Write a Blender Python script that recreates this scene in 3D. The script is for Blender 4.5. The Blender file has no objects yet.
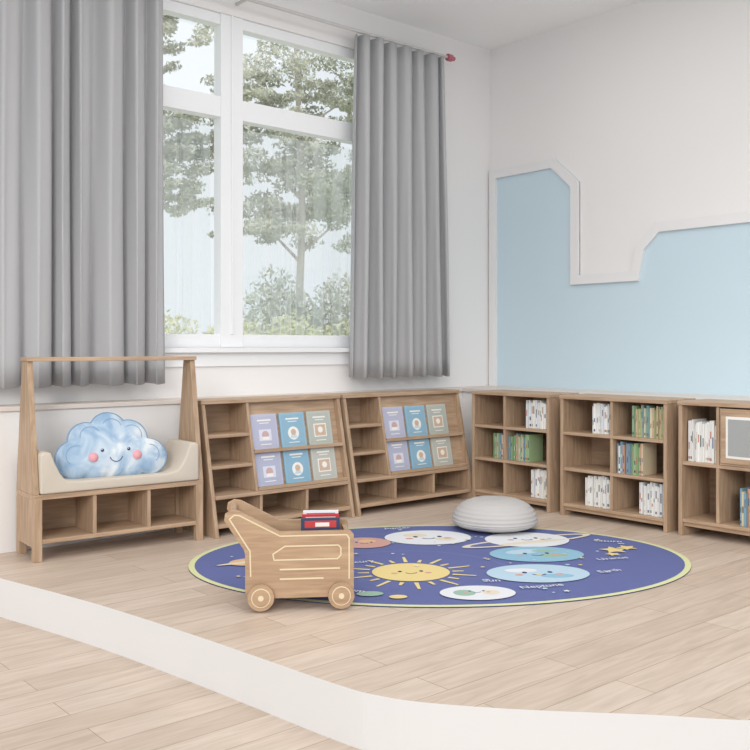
import bpy, math, random
from mathutils import Vector
random.seed(7)
scene = bpy.context.scene
try:
    scene.view_settings.view_transform = 'Standard'
    scene.view_settings.look = 'None'
except Exception: pass

def lin(c):
    return tuple(((v/255)/12.92 if v/255 <= .04045 else ((v/255+.055)/1.055)**2.4) for v in c) + (1,)

def mat(name, rgb, rough=.6, spec=.3, bump=0, bscale=200):
    m = bpy.data.materials.new(name); m.use_nodes = True
    nt = m.node_tree; b = nt.nodes['Principled BSDF']
    b.inputs['Base Color'].default_value = lin(rgb)
    b.inputs['Roughness'].default_value = rough
    b.inputs['Specular IOR Level'].default_value = spec
    tc = nt.nodes.new('ShaderNodeTexCoord'); n = nt.nodes.new('ShaderNodeTexNoise')
    n.inputs['Scale'].default_value = bscale
    nt.links.new(tc.outputs['Object'], n.inputs['Vector'])
    if bump:
        bp = nt.nodes.new('ShaderNodeBump'); bp.inputs['Strength'].default_value = bump
        bp.inputs['Distance'].default_value = .002
        nt.links.new(n.outputs['Fac'], bp.inputs['Height']); nt.links.new(bp.outputs['Normal'], b.inputs['Normal'])
    return m

def wood(name, c1, c2, stretch=(2, 22, 22), rough=.5):
    m = bpy.data.materials.new(name); m.use_nodes = True
    nt = m.node_tree; b = nt.nodes['Principled BSDF']
    tc = nt.nodes.new('ShaderNodeTexCoord'); mp = nt.nodes.new('ShaderNodeMapping')
    mp.inputs['Scale'].default_value = stretch
    n = nt.nodes.new('ShaderNodeTexNoise'); n.inputs['Scale'].default_value = 2.2; n.inputs['Detail'].default_value = 8
    n.inputs['Distortion'].default_value = .6
    r = nt.nodes.new('ShaderNodeValToRGB')
    r.color_ramp.elements[0].position = .3; r.color_ramp.elements[0].color = lin(c1)
    r.color_ramp.elements[1].position = .7; r.color_ramp.elements[1].color = lin(c2)
    nt.links.new(tc.outputs['Object'], mp.inputs['Vector']); nt.links.new(mp.outputs['Vector'], n.inputs['Vector'])
    nt.links.new(n.outputs['Fac'], r.inputs['Fac']); nt.links.new(r.outputs['Color'], b.inputs['Base Color'])
    b.inputs['Roughness'].default_value = rough; b.inputs['Specular IOR Level'].default_value = .3
    return m

def plank(name, c1, c2, mortar):
    m = bpy.data.materials.new(name); m.use_nodes = True
    nt = m.node_tree; b = nt.nodes['Principled BSDF']
    tc = nt.nodes.new('ShaderNodeTexCoord')
    br = nt.nodes.new('ShaderNodeTexBrick')
    br.inputs['Scale'].default_value = 1
    br.inputs['Brick Width'].default_value = 1.3; br.inputs['Row Height'].default_value = .15
    br.inputs['Mortar Size'].default_value = .002; br.inputs['Mortar Smooth'].default_value = .3
    br.offset = .37
    br.inputs['Color1'].default_value = lin(c1); br.inputs['Color2'].default_value = lin(c2)
    br.inputs['Mortar'].default_value = lin(mortar)
    nt.links.new(tc.outputs['Object'], br.inputs['Vector'])
    mp = nt.nodes.new('ShaderNodeMapping'); mp.inputs['Scale'].default_value = (1.5, 14, 1)
    n = nt.nodes.new('ShaderNodeTexNoise'); n.inputs['Scale'].default_value = 2.5; n.inputs['Detail'].default_value = 8
    n.inputs['Distortion'].default_value = .8
    nt.links.new(tc.outputs['Object'], mp.inputs['Vector']); nt.links.new(mp.outputs['Vector'], n.inputs['Vector'])
    r = nt.nodes.new('ShaderNodeValToRGB')
    r.color_ramp.elements[0].position = .3; r.color_ramp.elements[0].color = (.83, .81, .785, 1)
    r.color_ramp.elements[1].position = .65; r.color_ramp.elements[1].color = (1, 1, 1, 1)
    nt.links.new(n.outputs['Fac'], r.inputs['Fac'])
    mx = nt.nodes.new('ShaderNodeMixRGB'); mx.blend_type = 'MULTIPLY'; mx.inputs['Fac'].default_value = 1
    nt.links.new(br.outputs['Color'], mx.inputs['Color1']); nt.links.new(r.outputs['Color'], mx.inputs['Color2'])
    nt.links.new(mx.outputs['Color'], b.inputs['Base Color'])
    b.inputs['Roughness'].default_value = .42; b.inputs['Specular IOR Level'].default_value = .35
    return m

M_wood = wood('oak', (168, 140, 114), (198, 171, 144))
M_woodv = wood('oak_vertical', (162, 135, 110), (194, 167, 140), (22, 22, 2))
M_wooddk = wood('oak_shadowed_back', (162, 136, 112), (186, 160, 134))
M_white = mat('white_paint', (238, 237, 237), .6)
M_riser = mat('platform_riser_white', (226, 224, 223), .6)
M_wall = mat('wall_paint', (242, 240, 239), .85, .1)
M_ceil = mat('ceiling_paint', (250, 250, 250), .9, .1)
M_blue = mat('pale_blue_paint', (207, 226, 236), .8, .1)
M_top = mat('ledge_top', (226, 216, 208), .5)
M_ledge = mat('ledge_white', (238, 236, 235), .7)
M_frame = mat('window_frame_white', (245, 246, 248), .4)
M_floor = plank('floor_planks', (206, 187, 170), (219, 202, 187), (170, 150, 132))
M_curt = mat('grey_curtain_fabric', (187, 187, 189), .9, .1, .8, 300)
M_cream = mat('cream_upholstery', (206, 196, 182), .8, .1, .3, 300)
M_paper = mat('paper', (240, 238, 232), .7)

class B:
    def __init__(s): s.v = []; s.f = []; s.m = []; s.mats = []
    def mi(s, m):
        if m not in s.mats: s.mats.append(m)
        return s.mats.index(m)
    def add(s, vs, fs, m):
        o = len(s.v); s.v += [tuple(v) for v in vs]; k = s.mi(m)
        for f in fs: s.f.append([i+o for i in f]); s.m.append(k)
    def box(s, x0, x1, y0, y1, z0, z1, m):
        s.add([(x0,y0,z0),(x1,y0,z0),(x1,y1,z0),(x0,y1,z0),(x0,y0,z1),(x1,y0,z1),(x1,y1,z1),(x0,y1,z1)],
              [(3,2,1,0),(4,5,6,7),(0,1,5,4),(1,2,6,5),(2,3,7,6),(3,0,4,7)], m)
    def prism(s, pts, a0, a1, axis, m, mside=None):
        n = len(pts)
        def P(p, a):
            return {'x': (a, p[0], p[1]), 'y': (p[0], a, p[1]), 'z': (p[0], p[1], a)}[axis]
        vs = [P(p, a0) for p in pts] + [P(p, a1) for p in pts]
        s.add(vs, [list(range(n))[::-1], list(range(n, 2*n))], m)
        o = len(s.v) - 2*n; k = s.mi(mside or m)
        for i in range(n):
            j = (i+1) % n
            s.f.append([o+i, o+j, o+n+j, o+n+i]); s.m.append(k)
    def cyl(s, c, r, h, axis, m, n=28):
        pts = [(r*math.cos(2*math.pi*i/n), r*math.sin(2*math.pi*i/n)) for i in range(n)]
        if axis == 'y': s.prism([(c[0]+p[0], c[2]+p[1]) for p in pts], c[1]-h/2, c[1]+h/2, 'y', m)
        if axis == 'z': s.prism([(c[0]+p[0], c[1]+p[1]) for p in pts], c[2]-h/2, c[2]+h/2, 'z', m)
        if axis == 'x': s.prism([(c[1]+p[0], c[2]+p[1]) for p in pts], c[0]-h/2, c[0]+h/2, 'x', m)
    def obj(s, name, loc=(0,0,0), rz=0, bevel=0, smooth=False, parent=None, rot=None, seg=2):
        me = bpy.data.meshes.new(name); me.from_pydata(s.v, [], s.f)
        for m in s.mats: me.materials.append(m)
        for p, k in zip(me.polygons, s.m): p.material_index = k; p.use_smooth = smooth
        me.validate(); me.update()
        import bmesh
        bm = bmesh.new(); bm.from_mesh(me); bmesh.ops.recalc_face_normals(bm, faces=bm.faces); bm.to_mesh(me); bm.free()
        o = bpy.data.objects.new(name, me); scene.collection.objects.link(o)
        o.location = loc; o.rotation_euler = rot or (0, 0, rz)
        if bevel:
            bv = o.modifiers.new('bevel', 'BEVEL'); bv.width = bevel; bv.segments = seg
            bv.limit_method = 'ANGLE'; bv.angle_limit = math.radians(40)
        if parent: o.parent = parent
        return o

WX, WY, ZL, ZC = 5.79, 5.25, -.185, 3.6
LH = .79
# ---------------- room shell ----------------
b = B(); b.box(-1.2, WX+.15, -1.2, WY+.2, ZL-.1, ZL, M_floor); b.obj('floor')
def catmull(pts, n=8):
    out = []
    P = [pts[0]] + pts + [pts[-1]]
    for i in range(1, len(P)-2):
        for k in range(n):
            t = k/n
            out.append(tuple(.5*((2*P[i][j]) + (-P[i-1][j]+P[i+1][j])*t + (2*P[i-1][j]-5*P[i][j]+4*P[i+1][j]-P[i+2][j])*t*t
                       + (-P[i-1][j]+3*P[i][j]-3*P[i+1][j]+P[i+2][j])*t**3) for j in range(2)))
    out.append(pts[-1]); return out
edge = catmull([(1.30,5.25),(1.42,4.95),(1.52,4.52),(1.68,3.8),(1.788,3.1),(1.872,2.4),(1.92,2.2),(2.0,2.055),(2.177,1.835),(2.427,1.57),(2.704,1.27),(3.4,.72),(4.5,.32),(5.79,.2)])
b = B(); b.prism(edge + [(WX, WY)], ZL, 0, 'z', M_floor, M_riser); b.obj('raised_floor_platform')
wx0, wx1, wz0, wz1 = 2.2, 4.6, 1.10, 3.30
b = B()
b.box(-1.2, wx0, WY, WY+.2, ZL, ZC, M_wall); b.box(wx1, WX+.15, WY, WY+.2, ZL, ZC, M_wall)
b.box(wx0, wx1, WY, WY+.2, ZL, wz0, M_wall); b.box(wx0, wx1, WY, WY+.2, wz1, ZC, M_wall)
b.obj('wall_back')
b = B(); b.box(WX, WX+.15, -1.2, WY, ZL, ZC, M_wall); b.obj('wall_right')
b = B(); b.box(-1.2, WX+.15, -1.2, WY+.2, ZC, ZC+.1, M_ceil); b.obj('ceiling')
b = B()
b.box(-1.2, WX, 5.05, WY, 0, LH-.03, M_ledge); b.box(-1.2, WX, 5.035, WY, LH-.03, LH-.005, M_top)
b.box(5.25, WX, .9, 5.05, 0, LH-.03, M_ledge); b.box(5.23, WX, .9, 5.05, LH-.03, LH-.005, M_top)
b.obj('wall_ledge', bevel=.003)
path = [(5.235,.785),(5.235,2.58),(4.56,2.58),(4.33,2.37),(4.33,1.655),(3.86,1.655),(3.82,1.84),(3.665,1.99),(.9,1.99)]
b = B(); b.prism(path + [(.9,.785)], WX-.006, WX, 'x', M_blue); b.obj('wall_panel_blue')
def offset(path, w):
    out = []
    for i, p in enumerate(path):
        ns = []
        for a, c in ((i-1, i), (i, i+1)):
            if a < 0 or c >= len(path): continue
            d = Vector((path[c][0]-path[a][0], path[c][1]-path[a][1])).normalized()
            ns.append(Vector((-d.y, d.x)))
        n = sum(ns, Vector((0, 0))).normalized(); k = w/max(.3, n.dot(ns[0]))
        out.append((p[0]+n.x*k, p[1]+n.y*k))
    return out
inn = offset(path, .07)
b = B()
for i in range(len(path)-1):
    b.prism([path[i], path[i+1], inn[i+1], inn[i]], WX-.03, WX, 'x', M_white)
b.obj('trim_1')
# ---------------- window ----------------
b = B()
fy0, fy1 = WY+.02, WY+.1
b.box(wx0, wx1, fy0, fy1, wz0, wz0+.09, M_frame); b.box(wx0, wx1, fy0, fy1, wz1-.07, wz1, M_frame)
b.box(wx0, wx0+.07, fy0, fy1, wz0, wz1, M_frame); b.box(wx1-.07, wx1, fy0, fy1, wz0, wz1, M_frame)
b.box(3.19, 3.36, fy0-.01, fy1, wz0, wz1, M_frame); b.box(wx0, wx1, fy0-.005, fy1, 2.62, 2.755, M_frame)
b.box(3.265, 3.285, fy0-.02, fy0, wz0+.09, wz1, M_frame)
b.box(wx0-.05, wx1+.05, WY-.05, WY+.02, wz0-.03, wz0, M_frame)
b.box(wx0-.03, wx1+.03, WY-.015, WY+.0, wz0-.12, wz0-.03, M_frame)
g = bpy.data.materials.new('window_glass'); g.use_nodes = True
nt = g.node_tree; nt.nodes.clear()
o_ = nt.nodes.new('ShaderNodeOutputMaterial'); mx = nt.nodes.new('ShaderNodeMixShader')
t = nt.nodes.new('ShaderNodeBsdfTransparent'); gl = nt.nodes.new('ShaderNodeBsdfGlossy'); gl.inputs['Roughness'].default_value = .02
mx.inputs[0].default_value = .05
nt.links.new(t.outputs[0], mx.inputs[1]); nt.links.new(gl.outputs[0], mx.inputs[2]); nt.links.new(mx.outputs[0], o_.inputs[0])
b.box(wx0+.07, wx1-.07, fy0+.03, fy0+.035, wz0+.09, wz1-.07, g)
b.obj('window_1', bevel=.004)

# curtains
def curtain(name, x0, x1, y, z0, z1, m, folds, amp, gather=.0, seed=1, thick=.004):
    rnd = random.Random(seed); n = folds*18; rows = 18
    ph = [rnd.uniform(.6, 1.45) for _ in range(folds+1)]
    am = [rnd.uniform(.65, 1.2) for _ in range(folds+2)]
    b = B(); vs = []; fs = []
    acc = [0]
    for i in range(n): acc.append(acc[-1] + ph[min(folds, i*folds//n)])
    tot = acc[-1]
    for r in range(rows+1):
        t = r/rows; z = z1+(z0-z1)*t
        a = amp*(.8+.35*t); xc = (x0+x1)/2; hw = (x1-x0)/2*(1-gather*(1-t))
        for i in range(n+1):
            u = i/n; q = acc[i]/tot
            w = 2*math.pi*folds*u
            fi = folds*u; k = int(fi); A = am[k]*(1-(fi-k)) + am[min(k+1, folds+1)]*(fi-k)
            x = xc + (q*2-1)*hw + .010*math.sin(w*2+1)*t + .012*math.sin(w)*A
            yy = y + a*A*math.sin(w) + .22*a*math.sin(2*w+seed+1.5*t) + .1*a*math.sin(5*t+3*fi)
            vs.append((x, yy, z + .006*math.sin(w)*(t)))
    for r in range(rows):
        for i in range(n):
            a0 = r*(n+1)+i; fs.append((a0, a0+1, a0+n+2, a0+n+1))
    b.add(vs, fs, m); o = b.obj(name, smooth=True)
    if thick:
        s = o.modifiers.new('solid', 'SOLIDIFY'); s.thickness = thick
    return o
curtain('curtain', 1.15, 2.69, 5.12, .885, 3.36, M_curt, 10, .055, .0, 3)
curtain('curtain', 4.18, 5.14, 5.12, .885, 3.36, M_curt, 7, .055, .09, 5)
sh = bpy.data.materials.new('sheer_fabric'); sh.use_nodes = True
nt = sh.node_tree; nt.nodes.clear()
o_ = nt.nodes.new('ShaderNodeOutputMaterial'); mx = nt.nodes.new('ShaderNodeMixShader')
t = nt.nodes.new('ShaderNodeBsdfTransparent'); tr = nt.nodes.new('ShaderNodeBsdfTranslucent'); tr.inputs[0].default_value = (.95,.97,1,1)
lw = nt.nodes.new('ShaderNodeLayerWeight'); lw.inputs[0].default_value = .35
mr = nt.nodes.new('ShaderNodeMapRange'); mr.inputs[3].default_value = .24; mr.inputs[4].default_value = .7
nt.links.new(lw.outputs['Facing'], mr.inputs[0]); nt.links.new(mr.outputs[0], mx.inputs[0])
nt.links.new(t.outputs[0], mx.inputs[1]); nt.links.new(tr.outputs[0], mx.inputs[2]); nt.links.new(mx.outputs[0], o_.inputs[0])
curtain('sheer_curtain', 2.25, 3.19, 5.4, 1.13, 2.6, sh, 6, .014, 0, 9, 0)
curtain('sheer_curtain', 3.36, 4.55, 5.4, 1.13, 2.6, sh, 8, .014, 0, 2, 0)
M_rod = mat('rod_metal', (205,202,202), .35, .5); M_fin = mat('finial_rose', (190,110,125), .4)
b = B(); b.cyl((3.1, 5.12, 3.38), .012, 4.1, 'x', M_rod); b.cyl((5.175, 5.12, 3.38), .028, .05, 'x', M_fin); b.cyl((5.215, 5.12, 3.38), .018, .03, 'x', M_fin)
for x in (1.3, 3.3, 5.0): b.box(x-.01, x+.01, 5.12, WY, 3.37, 3.39, M_rod)
b.obj('curtain_rod', bevel=.006)

# ---------------- bookshelves ----------------
def bookshelf(loc, rz, W=.785, D=.32, rows=(.08,.315,.55), cols=(.5,), H=LH, name='bookshelf'):
    t = .024; b = B()
    b.box(0, t, 0, D, 0, H-t, M_woodv); b.box(W-t, W, 0, D, 0, H-t, M_woodv)
    b.box(-.004, W+.004, -.006, D, H-t, H, M_wood)
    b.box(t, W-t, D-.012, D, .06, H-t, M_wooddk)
    for z in rows: b.box(t, W-t, .004, D-.012, z-.02, z, M_wood)
    b.box(t, W-t, .02, .04, rows[0]-.045, rows[0]-.02, M_wood)
    for c in cols: b.box(W*c-.01, W*c+.01, .006, D-.012, rows[0], H-t, M_woodv)
    return b.obj(name, loc, rz, bevel=.003)
RX = 4.9
Y1 = 4.62
bookshelf((RX, Y1, 0), -math.pi/2, .705, cols=(.43,)); bookshelf((RX, 3.825, 0), -math.pi/2, .79)
bookshelf((RX, 2.96, 0), -math.pi/2, .79, rows=(.10, .435), cols=(.31,.69))

pal_white = [(240,240,238),(228,228,226),(235,233,226),(222,226,230),(245,244,240)]
pal_col = [(136,168,124),(160,186,142),(126,162,182),(214,200,170),(200,156,130),(232,228,220),(176,190,160),(120,148,162)]
pal_green = [(136,166,120),(170,188,140),(200,178,144),(120,158,158),(222,210,180),(150,176,150)]
bookmats = {}
def bm_(c):
    if c not in bookmats: bookmats[c] = mat('book_%d_%d_%d' % c, c, .55)
    return bookmats[c]
def books(b, x0, x1, z, pal, hmax=.2, seed=0, y0=.03):
    r = random.Random(seed); x = x0
    while x < x1-.008:
        w = r.uniform(.008, .019); w = min(w, x1-x); h = hmax*r.uniform(.86, 1); yy = y0+r.uniform(0, .02)
        c = r.choice(pal)
        b.box(x, x+w-.001, yy, yy+.15, z+.001, z+h, bm_(c))
        k = r.choice([(120,120,125),(170,150,120),(90,110,140),(190,120,100),(210,205,190),(80,90,90)])
        zz = z+h*r.uniform(.3,.6)
        b.box(x+w*.25, x+w*.7, yy-.0006, yy, zz, zz+h*r.uniform(.1,.3), bm_(k))
        if r.random() < .5: b.box(x+w*.15, x+w*.8, yy-.0006, yy, z+.015, z+.03, bm_(k))
        x += w
b = B()
books(b, .47, .675, .55, pal_white, .195, 1); books(b, .32, .50, .315, pal_col, .19, 22); books(b, .18, .27, .315, pal_col, .18, 8)
books(b, .52, .675, .08, pal_white, .2, 3); b.obj('row_of_books', (RX, Y1, 0), -math.pi/2)
b = B()
books(b, .23, .38, .55, pal_white, .2, 4); books(b, .52, .76, .55, pal_green, .2, 5); books(b, .415, .61, .315, pal_col, .2, 16)
books(b, .17, .38, .08, pal_white, .205, 7); books(b, .57, .76, .08, pal_white, .205, 11); b.obj('row_of_books', (RX, 3.825, 0), -math.pi/2)
b = B()
books(b, .04, .228, .435, pal_white, .25, 12); books(b, .36, .53, .10, pal_col, .22, 13); books(b, .56, .7, .10, pal_white, .24, 14); b.obj('row_of_books', (RX, 2.96, 0), -math.pi/2)
M_grey = mat('grey_felt_panel', (165,167,166), .8)
b = B()
b.box(.262, .528, .0, .27, .437, .757, M_wood)
b.box(.275, .515, -.012, .0, .45, .745, M_wood)
b.box(.305, .485, -.014, -.011, .48, .715, M_paper); b.box(.32, .47, -.017, -.013, .495, .70, M_grey)
b.obj('storage_drawer', (RX, 2.96, 0), -math.pi/2, bevel=.005)

# ---------------- display shelves ----------------
DY = 4.63
SLOPE = .1085/.529
def display(x0, W=1.13):
    t = .024; D = .37; sl = .17; H = LH; b = B()
    fy = lambda z: sl*z/H
    prof = [(0,0),(D,0),(D,H-t),(fy(H-t),H-t)]
    for a in (0, W-t): b.prism(prof, a, a+t, 'x', M_woodv)
    b.box(-.004, W+.004, sl-.01, D, H-t, H, M_wood)
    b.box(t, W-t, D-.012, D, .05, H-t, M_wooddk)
    b.box(t, W-t, .02, D-.012, .05, .075, M_wood)
    zt = .215
    b.box(t, W-t, fy(zt)-.012, D-.012, zt, zt+.022, M_wood)
    for c in (.33, .66): b.box(W*c-.01, W*c+.01, .045, D-.012, .075, zt, M_woodv)
    cw = .31
    b.prism([(fy(zt+.02)+.002,zt+.022),(D-.012,zt+.022),(D-.012,H-t),(fy(H-t)+.002,H-t)], cw, cw+.02, 'x', M_woodv)
    for z in (.405, .585): b.box(t, cw, fy(z)+.004, D-.012, z-.02, z, M_wood)
    o1 = .045
    b.prism([(fy(zt)+o1, zt+.022),(fy(zt)+o1+.015, zt+.022),(fy(H-t)+.05, H-t),(fy(H-t)+.035, H-t)], cw+.02, W-t, 'x', M_wood)
    for z in (.238, .46):
        b.box(cw+.02, W-t, fy(z)+.0, fy(z)+.05, z, z+.012, M_wood)
        b.box(cw+.02, W-t, fy(z)-.004, fy(z)+.003, z, z+.022, M_wood)
    return b.obj('display_bookshelf', (x0, DY, 0), 0, bevel=.003)
X1, X2 = 2.775, 3.845
display(X1, 1.04); display(X2, 1.10)
cov = [[(190,192,214),(150,188,210),(188,194,186)], [(186,190,212),(146,186,210),(196,198,190)]]
M_pic = mat('cover_photo', (206,180,158), .6)
def picbook(x, z, c, k):
    w, h, th = .19, .215, .012; b = B()
    m = bm_(c); b.box(0, w, -th, 0, 0, h, m); b.box(.002, w-.002, -th+.002, -.002, .0, h+.001, M_paper)
    light = bm_(tuple(int(v+(255-v)*.45) for v in c))
    f = -th
    b.box(.012, w-.012, f-.0008, f, .012, h-.012, bm_(tuple(int(v*.97) for v in c)))
    if k % 3 == 0:
        b.box(.05, .14, f-.0016, f, .05, .12, light); b.cyl((.095, f-.0018, .085), .026, .001, 'y', bm_((200,170,170)), 20)
        b.box(.07, .12, f-.0026, f-.0012, .055, .075, M_paper)
    elif k % 3 == 1:
        b.cyl((w/2, f-.0009, .085), .042, .0015, 'y', M_paper, 24); b.cyl((w/2, f-.0017, .092), .02, .0012, 'y', M_pic, 20)
        b.prism([(w/2-.028,.055),(w/2+.028,.055),(w/2+.012,.085),(w/2-.012,.085)], f-.0022, f-.001, 'y', light)
    else:
        b.box(.045, .145, f-.0016, f, .05, .135, M_paper); b.box(.052, .138, f-.002, f-.001, .057, .128, M_pic); b.cyl((.095, f-.0024, .095), .02, .001, 'y', M_paper, 16)
    b.box(.045, w-.045, f-.0014, f, .172, .182, M_paper); b.box(.06, w-.06, f-.0014, f, .157, .162, M_paper)
    b.box(.055, w-.055, f-.0014, f, .025, .030, M_paper)
    zz = z+.016
    yb = DY + .17*.215/LH + .045 + SLOPE*(zz-.237) - .004
    b.obj('picture_book', (x, yb, zz), rot=(-math.atan(SLOPE), 0, 0), bevel=.0012)
for X0 in (X1, X2):
    for r, z in enumerate((.46, .238)):
        for k in range(3): picbook(X0+.34+k*.213, z, cov[r][k], k)

# ---------------- bench ----------------
BW, BD = .955, .30
b = B(); t = .03
for x in (0, BW-.045):
    for y in (0, BD-.035): b.box(x, x+.045, y, y+.035, 0, .32, M_woodv)
b.box(.0, BW, 0, BD, .318, .345, M_wood); b.box(.04, BW-.04, .005, BD, .09, .112, M_wood)
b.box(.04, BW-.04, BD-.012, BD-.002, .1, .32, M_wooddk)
b.box(.005, .025, .03, BD-.03, .07, .32, M_woodv); b.box(BW-.025, BW-.005, .03, BD-.03, .07, .32, M_woodv)
for c in (.34, .66): b.box(BW*c-.01, BW*c+.01, .01, BD-.01, .11, .32, M_woodv)
for x in (0, BW-.03):
    b.prism([(.0,.345),(BD,.345),(BD-.10,1.03),(.11,1.03)], x, x+.03, 'x', M_woodv)
b.box(-.004, BW+.004, .095, BD-.085, 1.03, 1.052, M_wood)
pb = (1.755, 4.715); ang = math.radians(-3.5)
bench = b.obj('reading_bench', (pb[0], pb[1], 0), ang, bevel=.003)
b = B()
xl, xr = .032, BW-.032
pr = [(xl,.347),(xr,.347),(xr,.55),(xr-.02,.565),(xr-.055,.56)]
pr += [(xr-.055-.09*s, .555-.145*math.sin(s*math.pi/2)) for s in (.25,.5,.75,1)]
pr += [(xr-.2,.402),(xl+.2,.402)]
pr += [(xl+.055+.09*s, .555-.145*math.sin(s*math.pi/2)) for s in (1,.75,.5,.25)]
pr += [(xl+.055,.56),(xl+.02,.565),(xl,.55)]
b.prism(pr, -.012, BD-.01, 'y', M_cream)
b.obj('seat_cushion', (0,0,0), 0, bevel=.012, smooth=True, parent=bench, seg=4)

# cloud pillow
cm = bpy.data.materials.new('cloud_watercolour'); cm.use_nodes = True
nt = cm.node_tree; pbs = nt.nodes['Principled BSDF']; pbs.inputs['Roughness'].default_value = 1; pbs.inputs['Specular IOR Level'].default_value = .05
tc = nt.nodes.new('ShaderNodeTexCoord'); n = nt.nodes.new('ShaderNodeTexNoise'); n.inputs['Scale'].default_value = 7; n.inputs['Detail'].default_value = 8; n.inputs['Distortion'].default_value = .7
r = nt.nodes.new('ShaderNodeValToRGB')
r.color_ramp.elements[0].position = .36; r.color_ramp.elements[0].color = lin((146,174,202))
r.color_ramp.elements[1].position = .64; r.color_ramp.elements[1].color = lin((222,228,232))
e = r.color_ramp.elements.new(.5); e.color = lin((182,201,218))
nt.links.new(tc.outputs['Object'], n.inputs['Vector']); nt.links.new(n.outputs['Fac'], r.inputs['Fac']); nt.links.new(r.outputs['Color'], pbs.inputs['Base Color'])
circ = [(-.2,-.065,.105),(-.13,.03,.105),(-.01,.08,.105),(.10,.035,.105),(.205,-.07,.10),(.0,-.06,.12),(.1,-.08,.10),(-.1,-.08,.10)]
def rad(th):
    best = .02; dx, dy = math.cos(th), math.sin(th)
    for cx, cy, R in circ:
        p = cx*dx+cy*dy; q = cx*cx+cy*cy-R*R; disc = p*p-q
        if disc > 0: best = max(best, p+math.sqrt(disc))
    return best
NT, NR = 160, 12
T = .048
b = B(); vs = []; fs = []
for side in (-1, 1):
    for j in range(NR+1):
        tt = j/NR
        for i in range(NT):
            th = 2*math.pi*i/NT; R = rad(th)*tt
            vs.append((R*math.cos(th), side*T*math.sqrt(max(0, 1-tt**2.6)), R*math.sin(th)))
for s in range(2):
    o = s*(NR+1)*NT
    for j in range(NR):
        for i in range(NT):
            k = (i+1) % NT; fs.append((o+j*NT+i, o+j*NT+k, o+(j+1)*NT+k, o+(j+1)*NT+i))
b.add(vs, fs, cm)
def surf(x, z):
    th = math.atan2(z, x); tt = math.hypot(x, z)/rad(th); return -T*math.sqrt(max(0, 1-tt**2.6))
M_blk = mat('print_dark_blue', (60,80,120), .8, .05); M_pink = mat('print_pink', (232,170,178), .9, .05); M_pipe = mat('cloud_piping', (128,158,188), .9, .05)
vs = []; fs = []
for i in range(NT):
    th = 2*math.pi*i/NT; R = rad(th)
    for k in range(8):
        a = 2*math.pi*k/8; q = R+.005*math.cos(a); vs.append((q*math.cos(th), .005*math.sin(a), q*math.sin(th)))
for i in range(NT):
    for k in range(8): fs.append((i*8+k, i*8+(k+1)%8, ((i+1)%NT)*8+(k+1)%8, ((i+1)%NT)*8+k))
b.add(vs, fs, M_pipe)
def swirl(cx, cz, r, a0, a1, w=.0025, m=None):
    pts = [(cx+r*math.cos(a0+(a1-a0)*i/12), cz+r*math.sin(a0+(a1-a0)*i/12)) for i in range(13)]
    for i in range(12):
        p, q = pts[i], pts[i+1]; d = Vector((q[0]-p[0], q[1]-p[1])).normalized(); nx, nz = -d.y*w, d.x*w
        c = [(p[0]-nx,p[1]-nz),(q[0]-nx,q[1]-nz),(q[0]+nx,q[1]+nz),(p[0]+nx,p[1]+nz)]
        b.add([(u, surf(u, v)-.002, v) for u, v in c], [(0,1,2,3)], m or M_pipe)
swirl(-.12,.05,.055,.6,3.2,.0018); swirl(.0,.09,.055,.3,2.6,.0018); swirl(.11,.05,.055,-.3,2.2,.0018); swirl(-.2,-.05,.055,1.2,4,.0018); swirl(.205,-.06,.05,-1,1.6,.0018)
for x in (-.065, .08):
    b.cyl((x, surf(x,-.03)-.001, -.03), .009, .003, 'y', M_blk, 16)
    b.cyl((x-.003, surf(x,-.03)-.003, -.027), .003, .002, 'y', M_paper, 10)
for x in (-.115, .125): b.cyl((x, surf(x,-.065)-.001, -.065), .026, .004, 'y', M_pink, 20)
swirl(.008, -.06, .035, math.pi*1.08, math.pi*1.92, .0022, M_blk)
b.obj('cloud_pillow', (2.215, 4.80, .562), smooth=True, rot=(math.radians(-16), 0, math.radians(-8)))

# ---------------- pouf ----------------
b = B(); vs = []; fs = []; n = 72; prof = []
R0 = .258
K = 80
for i in range(K+1):
    a = -math.pi/2 + math.pi*i/K
    ca, sa = math.cos(a), math.sin(a)
    rr = R0*abs(ca)**.62
    zz = .055 + (.130*abs(sa)**1.15 if sa > 0 else -.055*abs(sa)**.9)
    rp = 1+.010*math.cos(i*2*math.pi/5)
    prof.append((rr*rp, zz))
for r_, z_ in prof:
    for k in range(n): vs.append((r_*math.cos(2*math.pi*k/n), r_*math.sin(2*math.pi*k/n), z_))
for i in range(K):
    for k in range(n):
        q = (k+1) % n; fs.append((i*n+k, i*n+q, (i+1)*n+q, (i+1)*n+k))
b.add(vs, fs, mat('grey_knit', (192,189,187), .9, .1, .6, 260)); b.obj('floor_pouf', (4.20, 3.77, .009), smooth=True)

# ---------------- rug ----------------
M_navy = mat('rug_navy', (106,114,162), .95, .05, .4, 500); M_yel = mat('rug_border_yellow', (216,218,168), .95, .05)
def rm(c): return mat('rug_print_%d_%d_%d' % c, c, .95, .05)
R_sun, R_white, R_blue, R_lb, R_red, R_or, R_dk, R_gr, R_crm = rm((228,208,148)), rm((224,226,230)), rm((146,188,210)), rm((184,208,224)), rm((204,160,150)), rm((220,184,144)), rm((66,72,112)), rm((156,186,170)), rm((222,212,194))
b = B(); rw, rh = 1.29, .90
def ell(cx, cy, rx, ry, rot=0, n=48):
    c, s = math.cos(rot), math.sin(rot)
    return [(cx+rx*math.cos(2*math.pi*i/n)*c-ry*math.sin(2*math.pi*i/n)*s, cy+rx*math.cos(2*math.pi*i/n)*s+ry*math.sin(2*math.pi*i/n)*c) for i in range(n)]
M_edge = mat('rug_edge_dark', (70,76,110), .95)
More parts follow.
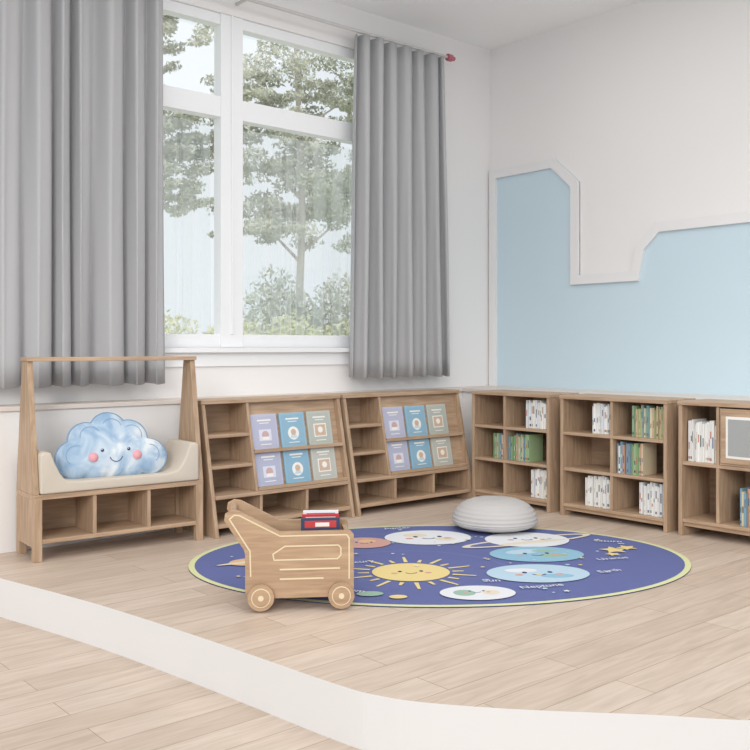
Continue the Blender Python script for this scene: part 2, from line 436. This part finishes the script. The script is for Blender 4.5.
b.prism(ell(0,0,rw,rh,0,120), 0, .005, 'z', M_yel, M_edge); b.prism(ell(0,0,rw-.03,rh-.03,0,120), .0049, .0054, 'z', M_navy)
lay = [.0054]
def flat(pts, m):
    lay[0] += .00002; z = lay[0]
    b.add([(p[0],p[1],z) for p in pts], [list(range(len(pts)))], m)
def arc(cx, cy, r, a0, a1, w, m, n=10):
    for i in range(n):
        a, c = a0+(a1-a0)*i/n, a0+(a1-a0)*(i+1)/n
        flat([(cx+(r-w)*math.cos(a),cy+(r-w)*math.sin(a)),(cx+(r+w)*math.cos(a),cy+(r+w)*math.sin(a)),(cx+(r+w)*math.cos(c),cy+(r+w)*math.sin(c)),(cx+(r-w)*math.cos(c),cy+(r-w)*math.sin(c))], m)
def face(cx, cy, r):
    for s in (-1, 1):
        flat(ell(cx+s*.35*r, cy+.08*r, .07*r, .10*r, 0, 14), R_dk); flat(ell(cx+s*.55*r, cy-.15*r, .12*r, .09*r, 0, 14), R_red)
    arc(cx, cy-.02*r, .2*r, math.pi*1.15, math.pi*1.85, .03*r, R_dk)
def star(cx, cy, r, m, rot=0):
    p = []
    for i in range(10):
        a = rot+math.pi/2+i*math.pi/5; q = r if i % 2 == 0 else r*.5; p.append((cx+q*math.cos(a), cy+q*math.sin(a)))
    flat(p, m)
R_orb = rm((130,138,182))
for k in range(1, 4): arc(-.184, -.313, .28+.22*k, math.radians(10), math.radians(140), .002, R_orb, 40)
SX, SY = -.19, -.29
for i in range(20):
    a = 2*math.pi*i/20; ro = .32 if i % 2 else .26; h = .035
    c, s = math.cos(a), math.sin(a)
    flat([(SX+.205*c-h*.3*s, SY+.205*s+h*.3*c), (SX+.205*c+h*.3*s, SY+.205*s-h*.3*c), (SX+ro*c+h*.2*s, SY+ro*s-h*.2*c), (SX+ro*c-h*.2*s, SY+ro*s+h*.2*c)], R_sun)
flat(ell(SX,SY,.19,.18), R_sun); face(SX,SY,.15)
flat(ell(.007,.52,.25,.2), R_white); flat(ell(-.06,.58,.07,.05), R_crm); flat(ell(.1,.47,.06,.05), R_crm); face(.007,.52,.2)
flat(ell(-.37,.40,.15,.14), R_red); flat(ell(-.35,.44,.05,.04), R_or); face(-.37,.40,.12)
flat(ell(.56,.38,.43,.085,.35), R_crm); flat(ell(.56,.38,.38,.06,.35), M_navy); flat(ell(.56,.41,.24,.20), R_white); flat(ell(.58,.34,.22,.03,.3), R_crm); face(.56,.43,.17)
flat(ell(.52,.04,.25,.18), R_blue); flat(ell(.46,.1,.1,.05,.3), R_lb); flat(ell(.6,.0,.08,.04), R_gr); flat(ell(.58,.11,.07,.03), R_gr); face(.52,.04,.17)
flat(ell(.42,-.37,.25,.18), R_lb); flat(ell(.35,-.31,.08,.04), R_white); flat(ell(.5,-.43,.08,.04), R_blue); face(.42,-.37,.18)
flat(ell(.06,-.70,.17,.12), R_white); flat(ell(.0,-.70,.05,.05), R_gr); flat(ell(.12,-.70,.04,.04), R_crm); face(.06,-.68,.09)
star(.96,.10,.08,R_sun); star(1.05,.15,.06,R_sun,.3); star(.92,.0,.045,R_sun,.2)
flat(ell(-.98,-.02,.11,.08,.3), R_or); flat(ell(-.98,-.02,.18,.02,.4), R_crm)
flat(ell(-.72,-.05,.08,.06), R_crm); flat(ell(-.42,-.68,.06,.04), R_gr); flat(ell(-.30,-.74,.04,.03), R_sun)
flat(ell(-.66,.33,.12,.05,.6), R_white); flat(ell(-.62,.37,.05,.03,.6), R_red)
flat(ell(-.55,-.48,.07,.05), R_crm)
rs = random.Random(4)
for i in range(70):
    a = rs.uniform(0, 6.28); q = math.sqrt(rs.uniform(.02, .86)); star(q*1.25*math.cos(a), q*.86*math.sin(a), rs.uniform(.008,.02), rs.choice([R_white, R_sun, R_lb]), rs.uniform(0,1))
rc = (3.394, 3.424); ra = math.radians(-36)
rug = b.obj('solar_system_rug', (rc[0], rc[1], .0005), ra)
for w, x, y, a in [('Sun',.12,-.52,0),('Mercury',-.55,-.12,.2),('Venus',-.85,.2,.4),('Earth',.72,-.40,.3),('Mars',-.62,.52,.3),('Jupiter',-.22,.76,.1),('Saturn',.92,.32,-.3),('Uranus',.80,-.14,.2),('Neptune',.27,-.66,.2),('Solar System',-.72,-.52,-.5)]:
    cu = bpy.data.curves.new('lettering', 'FONT'); cu.body = w; cu.size = .06; cu.extrude = .0001
    to = bpy.data.objects.new('lettering', cu); scene.collection.objects.link(to); to.parent = rug
    to.location = (x, y, lay[0]+.0003); to.rotation_euler = (0,0,a); cu.materials.append(R_white)

# ---------------- push cart ----------------
b = B()
M_cart = wood('cart_wood', (168,138,110), (194,164,134))
M_inl = mat('cart_inlay', (228,212,178), .5)
prof = [(-.21,.045),(.205,.045),(.22,.06),(.22,.305),(.205,.322),(-.09,.322),(-.26,.412),(-.29,.417),(-.318,.402),(-.322,.375),(-.24,.25),(-.235,.23),(-.235,.07),(-.225,.05)]
CD = .15
for y0 in (-CD, CD-.022): b.prism(prof, y0, y0+.022, 'y', M_cart)
b.box(-.225, .21, -CD+.02, CD-.02, .06, .08, M_cart); b.box(.19, .212, -CD+.02, CD-.02, .07, .30, M_cart)
b.box(-.228, -.208, -CD+.02, CD-.02, .07, .21, M_cart)
b.cyl((-.29, 0, .39), .016, 2*CD-.02, 'y', M_cart)
def strip(pts, w, yy):
    for i in range(len(pts)-1):
        p, q = Vector(pts[i]), Vector(pts[i+1]); d = (q-p).normalized(); nn = Vector((-d.y, d.x))*w
        p = p-d*w*.5; q = q+d*w*.5
        b.prism([tuple(p-nn), tuple(q-nn), tuple(q+nn), tuple(p+nn)], yy-.0015, yy, 'y', M_inl)
Y = -CD
strip([(.20,.12),(.20,.29),(.19,.305),(-.09,.305),(-.26,.395),(-.28,.397),(-.30,.38),(-.215,.245),(-.212,.14)], .003, Y)
strip([(.165,.25),(.155,.262),(-.07,.262),(-.12,.23),(-.115,.205),(.15,.205),(.165,.22),(.165,.25)], .003, Y)
strip([(-.09,.165),(.16,.165)], .0035, Y); strip([(-.09,.125),(.09,.125)], .0035, Y)
for x in (-.17, .165):
    for s in (-1, 1):
        yy = s*(CD+.016)
        b.cyl((x, yy, .055), .055, .026, 'y', M_cart, 36); b.cyl((x, yy+s*.0135, .055), .040, .003, 'y', M_inl, 32)
        b.cyl((x, yy+s*.0145, .055), .036, .004, 'y', M_cart, 32); b.cyl((x, yy+s*.017, .055), .012, .006, 'y', M_inl, 20)
ca = math.radians(-34)
b.obj('wooden_push_cart', (2.38, 3.266, .007), ca, bevel=.003)
b = B()
for i, c in enumerate([(60,70,100),(196,60,66),(235,235,235),(90,130,180),(50,60,80)]):
    y0 = -.09+i*.036; h = .365+.010*(i % 3)
    b.box(.0+.006*i, .165, y0, y0+.02, .082, h, bm_(c))
    b.box(.015+.006*i, .15, y0-.001, y0, h-.040, h-.010, bm_([(200,70,70),(240,230,220),(70,90,150)][i % 3]))
    b.box(.06, .12, y0-.002, y0-.001, h-.035, h-.018, M_paper)
b.obj('stack_of_books', (2.38, 3.266, .007), ca, bevel=.001)

# ---------------- outdoors ----------------
b = B(); b.box(-20, 60, 7, 80, -.7, -.62, mat('lawn_green', (204,210,178), .95, .05)); b.obj('outdoor_lawn')
M_leaf = mat('hazy_pine_foliage', (186,188,170), .9, .05); M_leaf2 = mat('hazy_pine_foliage_pale', (206,207,190), .9, .05); M_bark = mat('bark', (184,176,166), .9, .05); M_bush = mat('bush_foliage', (216,216,170), .9, .05)  # pine leaves paled: haze is put into their base colour
def leaves(b, c, r, n, m, size, rnd):
    for i in range(n):
        while True:
            p = [rnd.uniform(-1,1) for _ in range(3)]
            if sum(q*q for q in p) < 1: break
        P = Vector((c[0]+p[0]*r[0], c[1]+p[1]*r[1], max(-.45, c[2]+p[2]*r[2])))
        u = Vector([rnd.uniform(-1,1) for _ in range(3)]).normalized()*size*rnd.uniform(.6,1.3)
        v = Vector([rnd.uniform(-1,1) for _ in range(3)]).normalized()*size*.5
        b.add([P-u, P-v, P+u, P+v], [(0,1,2,3)], m)
def tube(b, p, q, r0, r1, m, n=8):
    p, q = Vector(p), Vector(q); d = (q-p).normalized(); a = d.orthogonal().normalized(); c = d.cross(a)
    vs = [p+(a*math.cos(6.283*i/n)+c*math.sin(6.283*i/n))*r0 for i in range(n)] + [q+(a*math.cos(6.283*i/n)+c*math.sin(6.283*i/n))*r1 for i in range(n)]
    b.add(vs, [(i,(i+1)%n,n+(i+1)%n,n+i) for i in range(n)], m)
def tree(x, y, h, pads, seed):
    rnd = random.Random(seed); b = B(); z0 = -.55
    tube(b, (0,0,z0), (.25,0,h*.5), .12, .09, M_bark); tube(b, (.25,0,h*.5), (0,0,h), .09, .04, M_bark)
    for px, py, pz, rx, rz in pads:
        tube(b, (.15,0,max(1.5, pz-1.0)), (px,py,pz), .045, .02, M_bark, 6)
        for k in range(18):
            cc = (px+rnd.uniform(-.95,.95)*rx, py+rnd.uniform(-1,1), pz+rnd.uniform(-.8,.8)*rz)
            leaves(b, cc, (rx*rnd.uniform(.2,.4), .5, rz*rnd.uniform(.16,.3)), 120, rnd.choice([M_leaf, M_leaf, M_leaf2]), .075, rnd)
    b.obj('pine_tree', (x, y, 0))
tree(14.4, 20, 9.5, [(-1,0,6.1,1.3,.8),(1.0,.3,6.2,1.5,.9),(-.2,.5,5.2,1.9,.8),(1.3,-.3,4.6,1.4,.8),(-1.1,0,4.4,1.0,.5),(.2,0,8.6,1.8,.8),(1.6,0,7.9,1.2,.5),(-1.2,0,7.7,1.0,.4),(2,1,5.5,1.2,.9),(.2,0,6.9,1.6,.4)], 1)
tree(9.9, 20.5, 9.5, [(1.1,0,5.9,1.1,.8),(.2,0,6.6,1.2,.8),(1.3,0,4.9,.7,.5),(.9,0,8.6,1.0,.6),(-1.2,0,5.4,1.2,.6),(1.5,0,6.4,.8,.7)], 2)
tree(19.0, 22, 9, [(-1.2,0,6,1.2,.7),(.8,0,7,1.3,.7),(0,0,8.4,1.3,.6),(1.4,0,5,1,.5)], 3)
rnd = random.Random(5)
b = B()
for i in range(26):
    x = 6+i*.6; leaves(b, (x, 17+rnd.uniform(-.3,.3), .5+rnd.uniform(0,.3)), (.6,.7,1.15), 800, M_bush, .08, rnd)
for i in range(11): leaves(b, (12.6+i*.42, 19.0, 1.5+.4*math.sin(i*1.3)), (.6,.6,1.3), 700, rnd.choice([M_leaf, M_leaf2]), .08, rnd)
b.obj('garden_hedge')

# ---------------- light ----------------
w = bpy.data.worlds.new('sky'); scene.world = w; w.use_nodes = True
bg = w.node_tree.nodes['Background']; bg.inputs[0].default_value = (.87,.93,.98,1); bg.inputs[1].default_value = 1.0
def area(name, loc, rot, sx, sy, e, col=(1,1,1)):
    l = bpy.data.lights.new(name, 'AREA'); l.shape = 'RECTANGLE'; l.size = sx; l.size_y = sy; l.energy = e; l.color = col
    o = bpy.data.objects.new(name, l); scene.collection.objects.link(o); o.location = loc; o.rotation_euler = rot; return o
area('ceiling_fill', (2.6, 2.4, 3.55), (0,0,0), 4, 4, 70, (1,.975,.95))  # added soft fill below the ceiling, not a fixture of the room
fill_sun = bpy.data.lights.new('fill_sun', 'SUN'); fill_sun.energy = 1.3; fill_sun.angle = math.radians(22); fill_sun.color = (1,.975,.95)  # added weak sun through the open sides, set low to brighten the walls
so = bpy.data.objects.new('fill_sun', fill_sun); scene.collection.objects.link(so)
d = Vector((.66, .64, -.34)); so.rotation_euler = d.to_track_quat('-Z', 'Y').to_euler(); so.location = (-3,-3,4)

cam = bpy.data.cameras.new('camera'); co = bpy.data.objects.new('camera', cam); scene.collection.objects.link(co)
co.location = (0,0,1.1); co.rotation_euler = (math.pi/2, 0, -math.radians(40.7)); cam.lens = 44.35; cam.sensor_width = 36; cam.shift_y = -.036
cam.clip_end = 200
scene.camera = co
